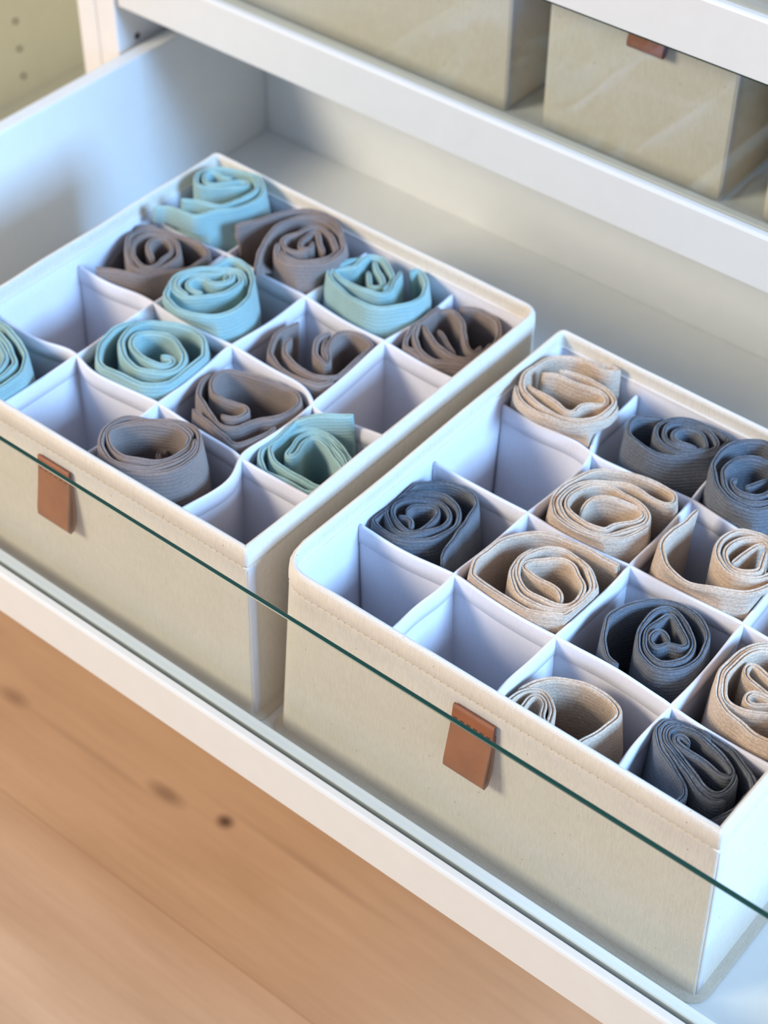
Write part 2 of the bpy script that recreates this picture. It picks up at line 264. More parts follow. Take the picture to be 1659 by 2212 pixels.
'R2':('grey','R',0,1,1.5,[[(1212,2336,1320),(1155,2318,1320),(1102,2302,1320),(1055,2330,1320),(1031,2378,1320),(1056,2437,1320),(1113,2465,1320),(1183,2455,1320),(1229,2417,1320),(1253,2370,1320),(1214,2314,1320),(1146,2277,1320),(1075,2271,1320),(1017,2299,1320),(981,2346,1320),(979,2413,1320),(1022,2473,1320),(1105,2507,1320),(1186,2506,1320),(1255,2477,1320),(1294,2432,1320),(1291,2373,1320),(1235,2299,1320),(1156,2243,1320),(1073,2231,1320),(999,2256,1320),(949,2301,1320),(926,2369,1320),(941,2435,1320),(1006,2498,1320),(1089,2532,1320),(1201,2537,1320),(1308,2520,1320)],[(914,2442,1320),(841,2391,1320),(790,2334,1320),(789,2265,1320),(822,2206,1320),(890,2165,1320),(983,2147,1320),(1078,2160,1320),(1176,2212,1320),(1256,2283,1320),(1314,2354,1320),(1331,2454,1320),(1327,2517,1320),(1258,2537,1320),(1154,2538,1320)]]),
'R3':('grey','R',0,2,1.8,[[(1753,2422,1390),(1655,2506,1390),(1585,2543,1390),(1529,2553,1390),(1462,2526,1390),(1401,2459,1390),(1371,2372,1390),(1371,2283,1390),(1403,2188,1390),(1468,2105,1390),(1529,2048,1390),(1609,2007,1390),(1691,2006,1390),(1768,2038,1390),(1824,2106,1390),(1847,2204,1390)],[(1753,2367,1390),(1666,2432,1390),(1602,2429,1390),(1527,2389,1390),(1471,2315,1390),(1458,2244,1390),(1481,2169,1390),(1531,2103,1390),(1592,2062,1390),(1663,2052,1390),(1743,2081,1390),(1799,2148,1390),(1805,2249,1390)],[(1562,2196,1380),(1542,2177,1390),(1549,2144,1390),(1594,2112,1390),(1648,2103,1390),(1715,2127,1390),(1750,2177,1390),(1762,2240,1390),(1730,2321,1390)],[(1627,2172,1370),(1658,2230,1370),(1695,2304,1370)]]),
'R4':('beige','R',1,1,1.7,[[(964,1529,1240),(958,1570,1270),(968,1616,1290),(1034,1666,1300),(1125,1697,1300),(1218,1715,1300),(1275,1685,1300),(1271,1624,1300),(1214,1563,1300),(1185,1515,1300),(1174,1449,1300),(1110,1425,1300),(1010,1428,1300),(923,1453,1300),(872,1508,1300),(865,1600,1300),(887,1678,1300),(935,1737,1300),(1017,1765,1300),(1132,1751,1300),(1234,1738,1300),(1294,1701,1300),(1319,1635,1300),(1288,1562,1300),(1245,1489,1300),(1191,1416,1300),(1108,1375,1300),(999,1380,1300),(913,1405,1300),(849,1469,1300),(825,1557,1300),(838,1657,1300),(897,1736,1300),(983,1797,1300),(1048,1831,1300),(1147,1833,1300),(1236,1828,1300),(1321,1839,1300),(1353,1875,1300),(1312,1940,1300),(1243,1961,1300),(1144,1950,1300),(1037,1922,1300),(941,1878,1300),(867,1817,1300),(818,1731,1300),(789,1617,1300),(793,1511,1300),(834,1427,1300),(898,1364,1300),(988,1333,1300),(1084,1337,1300),(1176,1366,1300),(1254,1430,1300),(1312,1525,1300),(1343,1626,1300)]]),
'R5':('grey','R',2,0,1.6,[[(279,844,1220),(249,889,1220),(194,897,1220),(164,881,1220)],[(189,919,1220),(181,974,1220),(229,1028,1220),(279,1064,1220),(315,1049,1220),(342,992,1220),(338,928,1220),(331,861,1220),(296,814,1220),(247,809,1220),(183,835,1220),(122,873,1220),(98,933,1220),(127,1011,1220),(196,1077,1220),(272,1112,1220),(342,1099,1220),(391,1059,1220),(415,982,1220),(382,894,1220),(338,814,1220),(284,770,1220),(207,776,1220),(130,818,1220),(79,881,1220),(64,968,1220),(104,1055,1220),(181,1128,1220),(260,1166,1220),(339,1158,1220),(415,1114,1220),(461,1038,1220),(462,960,1220),(433,867,1220),(359,780,1220),(287,729,1220),(203,721,1220),(117,737,1220),(55,791,1220),(24,881,1220),(19,985,1220),(50,1092,1220),(121,1188,1220),(203,1255,1220),(314,1292,1220),(401,1282,1220),(450,1232,1220),(474,1145,1220),(495,1048,1220),(524,933,1220),(545,814,1220),(567,756,1220)]]),
'R6':('beige','R',2,1,1.8,[[(1277,880,1260),(1245,915,1270),(1180,935,1270),(1111,931,1270),(1032,940,1270),(971,954,1270),(974,1010,1270),(1033,1081,1270),(1104,1134,1270),(1177,1134,1270),(1251,1089,1270),(1316,1036,1270),(1349,959,1270),(1334,879,1270),(1264,837,1270),(1159,823,1270),(1067,831,1270),(991,885,1270),(942,963,1270),(944,1062,1270),(996,1154,1270),(1077,1204,1270),(1166,1202,1270),(1260,1160,1270),(1343,1080,1270),(1385,988,1270),(1381,902,1270),(1327,827,1270),(1233,780,1270),(1128,767,1270),(1031,801,1270),(954,876,1270),(923,979,1270),(938,1090,1270)],[(1381,1297,1270),(1249,1291,1270),(1099,1278,1270),(966,1257,1270),(858,1201,1270),(780,1103,1270),(753,948,1270),(749,825,1270),(795,734,1270),(872,681,1270),(993,676,1270),(1134,699,1270),(1274,743,1270),(1368,810,1270),(1412,908,1270),(1403,1003,1270),(1359,1093,1270),(1274,1161,1270),(1176,1198,1270)]]),
'R7':('beige','R',1,2,2.0,[[(1503,1875,1340),(1500,1759,1340),(1489,1638,1340),(1489,1545,1340),(1535,1465,1340),(1591,1412,1340),(1681,1371,1340),(1787,1370,1340),(1890,1407,1340),(1989,1456,1340),(2061,1508,1340),(2108,1602,1340),(2129,1724,1340)],[(1991,1891,1340),(1929,1933,1340),(1863,1929,1340),(1760,1879,1340),(1731,1795,1340),(1737,1707,1340),(1788,1624,1340),(1849,1584,1340),(1931,1569,1340),(2007,1599,1340),(2056,1664,1340),(2073,1776,1340)],[(1965,1836,1340),(1987,1755,1340),(2016,1680,1340),(1966,1623,1340),(1908,1608,1340),(1850,1625,1340),(1799,1683,1340),(1786,1765,1340),(1826,1857,1340),(1908,1898,1340),(1973,1876,1340)],[(1863,1649,1330),(1875,1734,1330),(1909,1854,1330),(1943,1877,1330)]]),
'R8':('grey','R',2,2,1.6,[[(1866,1048,1220),(1819,1079,1220),(1780,1075,1220),(1768,1029,1220),(1787,983,1220),(1830,965,1220),(1875,1025,1220),(1940,1037,1220),(1959,1064,1220),(1927,1114,1220),(1848,1165,1220),(1774,1207,1220),(1743,1133,1220),(1728,1058,1220),(1744,994,1220),(1793,927,1220),(1855,887,1220),(1921,889,1220),(1975,933,1220),(2004,1010,1220),(1987,1086,1220),(1939,1154,1220),(1856,1211,1220),(1782,1253,1220),(1726,1242,1220),(1695,1173,1220),(1691,1075,1220),(1713,984,1220),(1759,906,1220),(1828,857,1220),(1910,842,1220),(1987,875,1220),(2038,955,1220),(2048,1061,1220),(2025,1156,1220),(1971,1243,1220),(1882,1295,1220),(1776,1304,1220),(1674,1272,1220),(1601,1187,1220),(1540,1085,1220),(1522,983,1220),(1559,896,1220),(1610,814,1220),(1673,752,1220),(1749,724,1220)]]),
'R9':('beige','R',3,2,1.9,[[(1734,147,1160),(1678,225,1160),(1633,314,1160),(1568,372,1160),(1510,380,1160),(1473,350,1160),(1440,283,1160),(1429,193,1160),(1429,130,1160),(1490,71,1160)],[(1720,135,1160),(1621,241,1160),(1579,317,1160),(1524,336,1160),(1502,294,1160),(1505,225,1160),(1505,153,1160),(1570,105,1160)],[(1421,308,1160),(1462,398,1160),(1529,486,1160),(1621,537,1160),(1720,561,1160),(1817,561,1160),(1889,540,1160),(1919,486,1160),(1913,403,1160),(1893,309,1160),(1869,212,1160),(1860,129,1160)]]),
'R10':('beige','R',2,3,2.0,[[(2541,1308,1280),(2439,1360,1280),(2344,1337,1280),(2285,1283,1280),(2229,1193,1280),(2208,1077,1280),(2215,975,1280),(2253,885,1280),(2307,809,1280),(2380,765,1280),(2480,746,1280),(2594,729,1280),(2683,753,1280),(2724,862,1280)],[(2513,1231,1280),(2401,1301,1280),(2315,1263,1280),(2265,1194,1280),(2247,1103,1280),(2240,1006,1280),(2266,922,1280),(2305,859,1280),(2358,830,1280),(2430,828,1280),(2514,865,1280),(2584,924,1280),(2612,997,1280)],[(2537,1066,1280),(2495,1078,1280),(2418,1100,1280),(2335,1138,1280),(2302,1132,1280),(2297,1086,1280),(2332,1039,1280),(2409,1013,1280),(2488,999,1280)],[(2566,986,1280),(2517,950,1280),(2455,905,1280),(2420,892,1280),(2397,919,1280),(2408,960,1280),(2448,977,1280),(2516,981,1280)]]),
'R11':('grey','R',3,3,1.8,[[(2604,119,1230),(2553,126,1230),(2496,135,1230),(2469,170,1230),(2478,220,1230),(2451,263,1230),(2391,308,1230),(2297,355,1230),(2212,413,1230),(2151,485,1230),(2145,549,1230),(2185,597,1230),(2255,616,1230),(2337,615,1230),(2395,609,1230)],[(2322,511,1230),(2275,533,1230),(2247,518,1230),(2259,482,1230),(2323,466,1230),(2400,470,1230),(2484,465,1230),(2545,449,1230),(2586,461,1230),(2582,501,1230),(2528,538,1230),(2436,567,1230),(2346,584,1230),(2264,585,1230),(2212,565,1230),(2193,526,1230),(2221,473,1230),(2287,437,1230),(2380,401,1230),(2463,353,1230),(2534,324,1230),(2586,323,1230),(2619,372,1230),(2621,446,1230),(2601,487,1230)],[(2219,587,1230),(2173,556,1230),(2168,506,1230),(2213,444,1230),(2282,403,1230),(2378,363,1230),(2468,320,1230),(2545,289,1230),(2607,290,1230),(2642,334,1230)],[(2312,655,1230),(2430,638,1230),(2562,596,1230),(2660,536,1230),(2727,475,1230),(2751,401,1230),(2725,324,1230),(2683,225,1230),(2640,128,1230)]]),
}
DIVIDERS = {
'R':{'x3':[(20,2012),(308,2017),(547,2036),(644,2026),(719,1982),(912,2006),(1385,2031)],'x2':[(14,1385),(128,1348),(425,1354),(724,1348),(1074,1347),(1401,1364),(1746,1385),(2106,1387)],'x1':[(59,634),(362,671),(695,700),(1053,681),(1390,677),(1753,704),(2120,662),(2427,653),(2691,651)],'y1':[(708,103),(687,227),(678,416),(705,563),(695,700),(711,1015),(724,1348),(736,1672),(744,1909),(710,1996),(628,2184),(630,2377),(690,2638)],'y2':[(1392,123),(1368,255),(1382,439),(1390,677),(1398,1010),(1407,1310),(1397,1370),(1396,1699),(1385,2031),(1364,2164)],'y3':[(2141,106),(2108,341),(2120,662),(2123,967),(2106,1387)]},
'L':{'x3':[(-2911,2039),(-2641,2073),(-2278,2093),(-1943,2088),(-1569,2073),(-1234,2047),(-884,2037),(-618,2030),(-307,2025)],'x2':[(-2935,1380),(-2675,1371),(-2381,1414),(-2272,1396),(-1943,1387),(-1596,1399),(-1244,1395),(-993,1389),(-882,1334),(-786,1257),(-605,1301),(-303,1346)],'x1':[(-2904,654),(-2583,674),(-2331,732),(-2259,714),(-2122,669),(-1858,686),(-1562,705),(-1243,693),(-910,675),(-837,656),(-560,668),(-246,671)],'y1':[(-2281,110),(-2281,393),(-2266,709),(-2286,1029),(-2272,1396),(-2288,1705),(-2278,2093),(-2301,2439),(-2320,2816)],'y2':[(-1567,132),(-1553,383),(-1556,699),(-1580,1088),(-1596,1399),(-1575,1722),(-1569,2073),(-1570,2398),(-1565,2703)],'y3':[(-819,114),(-765,458),(-794,577),(-859,664),(-841,944),(-829,1243),(-834,1295),(-863,1652),(-884,2037),(-848,2367),(-843,2674)]},
}
NODES = {'R':{(1,1):[695,700],(1,2):[724,1348],(1,3):[692,2008],(2,1):[1390,677],(2,2):[1397,1370],(2,3):[1385,2031],(3,1):[2120,662],(3,2):[2106,1387]},'L':{(1,1):[-2266,709],(1,2):[-2272,1396],(1,3):[-2281,2097],(2,1):[-1556,699],(2,2):[-1596,1399],(2,3):[-1569,2073],(3,1):[-861,662],(3,2):[-820,1262],(3,3):[-884,2037]}}
# ---------------------------------------------------------------- the setting: floor, walls
FZ = -.27
fl = empty('floor', (0, 0, FZ)); tag(fl, 'warm oak plank floor in front of the wardrobe', kind='structure')
o = box('underlay', (-2.6, -2.4, FZ - .03), (2.4, 1.05, FZ - .014), M['wood_gap'], fl, 0)
pw = .185; y = -.017 - pw * 12; row = 0
while y < 1.02:
    x = -2.6 + (row * .73) % 1.4 - 1.4
    while x < 2.4:
        x1 = x + 2.15
        if row == 11 and x < 0: x, x1 = x, max(x1, 1.4)
        a, b_ = max(x, -2.6), min(x1, 2.4)
        if b_ - a > .02:
            bm = bmesh.new(); add_box(bm, (a + .00015, y + .00015, FZ - .014), (b_ - .00015, y + pw - .00015, FZ + random.uniform(-.0001, .0001)), .0005, 1)
            rel(bm_obj('plank', bm, M['wood']), fl)
        x = x1
    y += pw; row += 1
wb = box('wall_back', (-2.6, 1.0, FZ), (2.4, 1.05, 1.9), plain('wall_paint', (.72, .72, .68), .8, .2), None, 0); tag(wb, kind='structure')

# ---------------------------------------------------------------- wardrobes
def peg_holes(parent, x, y, zs, side=1):
    for z in zs:
        bm = bmesh.new()
        r = bmesh.ops.create_cone(bm, cap_ends=True, segments=14, radius1=.0027, radius2=.0027, depth=.0012)
        bmesh.ops.rotate(bm, verts=bm.verts, cent=(0, 0, 0), matrix=Matrix.Rotation(math.pi / 2, 3, 'Y'))
        bmesh.ops.translate(bm, verts=bm.verts, vec=(x, y, z))
        rel(bm_obj('peg_hole', bm, M['dark']), parent)
CY0, CY1 = .345, .96
wd = empty('wardrobe', (0, .65, FZ)); tag(wd, 'white wardrobe frame that holds the three pull-out drawers', 'wardrobe')
box('side_panel', (-.4860, CY0, FZ), (-.4650, CY1, 1.25), M['frame'], wd, .0012)
box('side_panel', (.5000, CY0, FZ), (.5210, CY1, 1.25), M['frame'], wd, .0012)
box('back_panel', (-.4648, CY1 - .012, FZ), (.4998, CY1 - .004, 1.25), M['frame'], wd, 0)
box('base_panel', (-.4648, CY0 + .002, -.205), (.4998, CY1 - .013, -.187), M['frame'], wd)
box('plinth', (-.4648, CY0 + .02, FZ), (.4998, CY0 + .036, -.206), M['frame'], wd)
box('top_panel', (-.4648, CY0 + .002, 1.23), (.4998, CY1 - .013, 1.25), M['frame'], wd)
peg_holes(wd, -.4652, .3650, [.132 + .032 * k * 3 for k in range(-2, 4)])
nb = empty('wardrobe', (-.7, .65, FZ)); tag(nb, 'beige interior of the neighbouring wardrobe frame with a row of peg holes, at far left', 'wardrobe')
box('side_panel', (-.5070, CY0, FZ), (-.4864, CY1, 1.25), M['frame'], nb, .0012)
box('side_panel', (-.9210, CY0, FZ), (-.9000, CY1, 1.25), M['neighbour'], nb, .0012)
box('back_panel', (-.8998, CY1 - .012, FZ), (-.5072, CY1 - .004, 1.25), M['neighbour'], nb, 0)
box('base_panel', (-.8998, CY0 + .002, -.208), (-.5072, CY1 - .013, -.190), M['neighbour'], nb)
box('plinth', (-.8998, CY0 + .02, FZ), (-.5072, CY0 + .036, -.209), M['frame'], nb)
box('top_panel', (-.8998, CY0 + .002, 1.23), (-.5072, CY1 - .013, 1.25), M['neighbour'], nb)
peg_holes(nb, -.8998, .594, [-.167 + .032 * k for k in range(12)])

def drawer(dy, dz, label, sh=.129, gh=.1479):
    """front edge of the rail at y=dy, floor top at z=dz"""
    d = empty('drawer', (0, dy, dz)); tag(d, label, 'drawer')
    X0, X1 = -.4454, .4800; yb = dy + .521
    box('bottom_panel', (X0 + .0002, dy + .019, dz - .008), (X1 - .0002, yb - .0002, dz), M['lacquer'], d, .0005)
    box('side_panel', (X0 - .0140, dy + .012, dz - .010), (X0, yb + .012, dz + sh), M['lacquer'], d, .0022)
    box('side_panel', (X1, dy + .012, dz - .010), (X1 + .0140, yb + .012, dz + sh), M['lacquer'], d, .0022)
    box('back_panel', (X0 + .0002, yb, dz - .010), (X1 - .0002, yb + .012, dz + sh), M['lacquer'], d, .0015)
    # front rail: face board with a rounded top edge, a groove for the glass, a lower lip behind it
    pr = [(0, -.005), (0, .0300), (.0006, .0314), (.0020, .0320), (.0058, .0318), (.0060, .020), (.0102, .020), (.0104, .0288),
          (.0110, .0296), (.0168, .0292), (.0178, .0280), (.0180, .0), (.0180, -.005)]
    pr = [(dy + a, dz + b) for a, b in pr]; n = len(pr)
    xa, xb = X0 - .0145, X1 + .0145
    vs = [(xa, *q) for q in pr] + [(xb, *q) for q in pr]
    fs = [(i, (i + 1) % n, n + (i + 1) % n, n + i) for i in range(n)] + [tuple(range(n))[::-1], tuple(range(n, 2 * n))]
    rail = mesh_obj('front_rail', vs, fs, M['lacquer'], None, False); rel(rail, d)
    bm = bmesh.new(); add_box(bm, (X0 - .010, dy + .0062, dz + .0202), (X1 + .010, dy + .0092, dz + gh), .0004, 1)
    for f in bm.faces: f.material_index = 0 if abs(f.normal.y) > .9 else 1
    g = bm_obj('glass_front', bm, [M['glass'], M['glass_edge']]); g['label'] = 'clear glass pane with a dark green top edge'; rel(g, d)
    return d
drawer(-.0362, 0, 'open white drawer with a glass front, pulled out, holding the sock boxes')
drawer(CY0, .172, 'closed white drawer with plain canvas boxes behind its glass, above the open drawer', .118, .1245)
drawer(CY0, .306, 'topmost closed white drawer with something grey inside, at the upper right corner')

# ---------------------------------------------------------------- fabric boxes
def loop_pts(C, inset, radii, seg=6, edge=10, bow=0.0):
    """rounded quadrilateral loop, corners FL, FR, BR, BL (counter clockwise), constant vertex count"""
    C = np.array(C, float); out = []
    n = 4
    L_ = []
    for i in range(4):                              # inset the edge lines
        a, b = C[i], C[(i + 1) % 4]; d = (b - a) / np.linalg.norm(b - a); nrm = np.array([-d[1], d[0]])
        L_.append((a + nrm * inset, d))
    K = []
    for i in range(4):
        (p1, d1), (p2, d2) = L_[i - 1], L_[i]
        t = np.linalg.solve(np.array([d1, -d2]).T, p2 - p1); K.append(p1 + d1 * t[0])
    arcs = []
    for i in range(4):
        r = max(radii[i] - inset, .0006); d1 = L_[i - 1][1]; d2 = L_[i][1]
        a = K[i] - d1 * r; b = K[i] + d2 * r
        arcs.append([(1 - t) ** 2 * a + 2 * t * (1 - t) * K[i] * 1.0 + t * t * b for t in np.linspace(0, 1, seg + 1)])
    for i in range(4):
        out += arcs[i]
        a, b = arcs[i][-1], arcs[(i + 1) % 4][0]; d = L_[i][1]; nrm = np.array([-d[1], d[0]])
        for k in range(1, edge):
            t = k / edge; out.append(a + (b - a) * t - nrm * bow * math.sin(math.pi * t))
    return np.array(out)
def grid_mesh(rows, closed_u=True, caps=(True, True)):
    n = len(rows[0]); V = np.concatenate(rows); F = []
    for r in range(len(rows) - 1):
        for i in range(n if closed_u else n - 1):
            j = (i + 1) % n; F.append((r * n + i, r * n + j, (r + 1) * n + j, (r + 1) * n + i))
    if caps[0]: F.append(tuple(range(n))[::-1])
    if caps[1]: F.append(tuple((len(rows) - 1) * n + i for i in range(n)))
    return V, F
def make_box(C, Cb, z0, H, label, radii, rb, group=None, tabx=None, seam=True, stitches=True, tablow=None):
    cx = np.mean([c[0] for c in C]); cy = np.mean([c[1] for c in C])
    root = empty('storage_box', (cx, cy, z0)); tag(root, label, 'box', group)
    C = np.array(C, float); Cb = np.array(Cb, float)
    def ring(z, inset, bow=0.0):
        f = min(max(z / H, 0), 1); cc = Cb + (C - Cb) * f
        rr = [rb[i] + (radii[i] - rb[i]) * f for i in range(4)]
        p_ = loop_pts(cc, inset, rr, bow=bow)
        return np.column_stack([p_, np.full(len(p_), z0 + z)])
    w = .0036
    rows = [ring(.0004, .0015), ring(.0012, .0003), ring(.003, 0)]
    for z in np.linspace(.012, H - .0165, 7): rows.append(ring(z, 0, .0012 * math.sin(math.pi * z / H)))
    rows += [ring(H - .0152, .0000), ring(H - .0146, .0007), ring(H - .0140, .0001), ring(H - .012, -.0004), ring(H - .006, -.0005),
             ring(H - .0022, -.0003), ring(H - .0007, .0005), ring(H, .0016), ring(H - .0002, .0026), ring(H - .0010, w)]
    nout = len(rows)
    rows += [ring(H - .004, w + .0001), ring(H - .0098, w + .0001), ring(H - .0104, w + .0005), ring(H - .0106, w + .0014)]
    V, F = grid_mesh(rows, caps=(True, False))
    rn = np.random.default_rng(int(abs(cx) * 1000) + 3)
    top = V[:, 2] > z0 + H - .003; V[top, 2] += .0005 * np.sin(V[top, 0] * 260 + V[top, 1] * 310) + rn.normal(0, .00012, top.sum())
    body = mesh_obj('body', V, F, M['canvas']); rel(body, root)
    rows = [ring(H - .0100, w + .0003), ring(H - .0112, w + .0009)] + [ring(z, w + .0009) for z in np.linspace(H - .02, .006, 6)] + [ring(.0022, w + .003)]
    V, F = grid_mesh(rows, caps=(False, True)); rel(mesh_obj('lining', V, F, M['lining']), root)
    def edge_frames(z, step, first=0, last=4):
        l = ring(z, -.0001); l = np.vstack([l, l[:1]]); s = np.r_[0, np.cumsum(np.linalg.norm(np.diff(l, axis=0), axis=1))]
        for q in np.arange(step, s[-1], step):
            k = np.searchsorted(s, q) - 1; t = (q - s[k]) / (s[k + 1] - s[k]); yield l[k] + (l[k + 1] - l[k]) * t, (l[k + 1] - l[k]) / (s[k + 1] - s[k])
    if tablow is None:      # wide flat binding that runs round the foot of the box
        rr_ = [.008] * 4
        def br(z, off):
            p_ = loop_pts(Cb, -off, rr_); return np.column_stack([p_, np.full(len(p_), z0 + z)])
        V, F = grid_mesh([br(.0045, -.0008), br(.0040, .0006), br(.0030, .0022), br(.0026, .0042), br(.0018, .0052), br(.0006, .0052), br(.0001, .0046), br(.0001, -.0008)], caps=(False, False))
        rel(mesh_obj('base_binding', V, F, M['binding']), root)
    if stitches:
        V = []; F = []
        for p_, d in edge_frames(H - .0146, .0046):
            nrm = np.array([d[1], -d[0], 0]); h = np.array([0, 0, .00022]); b = len(V)
            p0 = p_ - nrm * .0006
            for e in (-1, 1):
                for q in (-1, 1): V.append(p0 + d * .0017 * e + h * q); 
                V.append(p0 + d * .0012 * e + nrm * .0009)
            F += [(b, b + 2, b + 5, b + 3), (b + 2, b + 1, b + 4, b + 5), (b, b + 1, b + 2), (b + 3, b + 5, b + 4), (b, b + 3, b + 4, b + 1)]
        s_ = mesh_obj('hem_stitching', V, F, M['thread'], None, False); s_['kind'] = 'stuff'; rel(s_, root)
    if seam:      # sewn-on tape that runs down the front right corner, on the side face
        rows = []
        for z in np.linspace(.004, H - .0165, 12):
            f = z / H; a = Cb[1] + (C[1] - Cb[1]) * f; b = Cb[2] + (C[2] - Cb[2]) * f; d = (b - a) / np.linalg.norm(b - a); nr = np.array([d[1], -d[0]])
            bw = .0012 * math.sin(math.pi * f) * 0.12
            prof = [(.0008, -.0002), (.0012, .0004 + bw), (.0024, .0006 + bw), (.0066, .0006 + bw), (.0071, .0003), (.0071, -.0004), (.0024, -.0006)]
            rows.append(np.array([[*(a + d * u + nr * v), z0 + z + .0002 * math.sin(z * 900)] for u, v in prof]))
        V, F = grid_mesh(rows); rel(mesh_obj('corner_tape', V, F, M['tape']), root)
    if tabx is not None:
        yb = lambda z: Cb[0][1] + (C[0][1] - Cb[0][1]) * z / H
        mid = [(-.0022, .1205), (-.0026, .117), (-.0034, .110), (-.0050, .101), (-.0072, .0905), (-.0088, .0825), (-.0090, .0785), (-.0078, .0762), (-.0058, .0765),
               (-.0040, .080), (-.0026, .088), (-.0018, .100), (-.0016, .112)]
        mid = [np.array([a - .0004, b - .1409 + H if tablow is None else tablow + (b - .0762) * .62]) for a, b in mid]; th = .00085; up_, dn = [], []
        for i, q in enumerate(mid):
            t = mid[min(i + 1, len(mid) - 1)] - mid[max(i - 1, 0)]; t /= np.linalg.norm(t); nn = np.array([t[1], -t[0]])
            up_.append(q + nn * th); dn.append(q - nn * th)
        prof = up_ + dn[::-1]; yb0 = (C[0][1] + C[1][1]) / 2
        rows = [np.array([[tabx + s * .0131 * (1 - e), yb0 + q[0] * 1.0, z0 + q[1]] for q in prof]) for s, e in ((-1, 0), (-1, .03), (0, 0), (1, .03), (1, 0))]
        rows[0][:, 1] += 0; V, F = grid_mesh(rows)
        tb = mesh_obj('leather_tab', V, F, M['leather'], None, True)
        tb.data.materials.append(M['leather_edge']); tb.data.polygons[-1].material_index = 1; tb.data.polygons[-2].material_index = 1
        tb.data.polygons[-1].use_smooth = tb.data.polygons[-2].use_smooth = False
        rel(tb, root)
        bm = bmesh.new()
        for k in range(6 if tablow is None else 0):
            x = tabx - .0105 + k * .0042
            add_box(bm, (x - .0012, yb0 - .00475, z0 + H - .0288), (x + .0012, yb0 - .0036, z0 + H - .0283))
        if tablow is not None: bm.free(); return root, ring
        st = bm_obj('tab_stitching', bm, M['thread_dark']); st['kind'] = 'stuff'; rel(st, tb); st.location = (0, 0, 0)
    return root, ring

H = .1409; ZD = .1225
RT = [(.001, .0017), (.2790, .0017), (.2800, .2645), (.0013, .2668)]
RB = [(-.0028, .0008), (.2837, .0022), (.2830, .2650), (-.0020, .2668)]
LT = [(-.298, -.0040), (-.0168, -.0018), (-.0183, .2731), (-.298, .2762)]
LB = [(-.3000, -.0050), (-.0181, -.0038), (-.0185, .2735), (-.3000, .2765)]
rbox, _ = make_box(RT, RB, .0002, H - .0002, 'right divided canvas box, with beige and charcoal sock rolls', (.022, .0022, .006, .007), (.008, .0022, .006, .006), None, .1375)
lbox, _ = make_box(LT, LB, .0002, H - .0002, 'left divided canvas box, with teal and brown sock rolls', (.008, .0022, .012, .007), (.006, .0022, .006, .006), None, -.1660)
rect = lambda x0, x1, y0, y1: [(x0, y0), (x1, y0), (x1, y1), (x0, y1)]
for x0, x1, lab in ((-.4240, -.1440, 'wide canvas box in the closed drawer, leftmost behind the glass'),
                    (-.1150, .0260, 'narrow canvas box with brown leather tab, middle one behind the closed drawer glass'),
                    (.0560, .1970, 'canvas box cut off by the right photo edge, behind the closed drawer glass')):
    c = rect(x0, x1, .402, .67)
    make_box(c, c, .1722, .1240, lab, (.006, .002, .006, .006), (.006, .002, .006, .006), 'plain canvas boxes in the closed drawer', (x0 + x1) / 2 + .009, True, True, .0890)

# grid of the cells
GRID = {}
for b, T in (('R', RT), ('L', LT)):
    x0, x1 = T[0][0] + .004, T[1][0] - .004; y0, y1 = T[0][1] + .004, T[2][1] - .004
    GRID[b] = ([x0 + (x1 - x0) * i / 4 for i in range(5)], [y0 + (y1 - y0) * i / 4 for i in range(5)])

def catmull(P_, step):
    P_ = np.asarray(P_, float); out = []
    Q = np.vstack([2 * P_[0] - P_[1], P_, 2 * P_[-1] - P_[-2]])
    for i in range(1, len(Q) - 2):
        p0, p1, p2, p3 = Q[i - 1:i + 3]; n = max(2, int(np.linalg.norm(p2 - p1) / step))
        ts = []
        k = [0.0]
        for a, b in ((p0, p1), (p1, p2), (p2, p3)): k.append(k[-1] + max(np.linalg.norm(b - a), 1e-6) ** .5)
        for t in np.linspace(k[1], k[2], n, endpoint=False):
            A1 = (k[1] - t) / (k[1] - k[0]) * p0 + (t - k[0]) / (k[1] - k[0]) * p1
            A2 = (k[2] - t) / (k[2] - k[1]) * p1 + (t - k[1]) / (k[2] - k[1]) * p2
            A3 = (k[3] - t) / (k[3] - k[2]) * p2 + (t - k[2]) / (k[3] - k[2]) * p3
            B1 = (k[2] - t) / (k[2] - k[0]) * A1 + (t - k[0]) / (k[2] - k[0]) * A2
            B2 = (k[3] - t) / (k[3] - k[1]) * A2 + (t - k[1]) / (k[3] - k[1]) * A3
            out.append((k[2] - t) / (k[2] - k[1]) * B1 + (t - k[1]) / (k[2] - k[1]) * B2)
    out.append(P_[-1]); return np.array(out)
def resample(P_, step):
    s = np.r_[0, np.cumsum(np.linalg.norm(np.diff(P_, axis=0), axis=1))]; n = max(3, int(s[-1] / step) + 1)
    q = np.linspace(0, s[-1], n); return np.column_stack([np.interp(q, s, P_[:, i]) for i in range(P_.shape[1])])
def normals2(P_):
    d = np.gradient(P_[:, :2], axis=0); d /= np.linalg.norm(d, axis=1)[:, None] + 1e-9
    return np.column_stack([-d[:, 1], d[:, 0]]), d

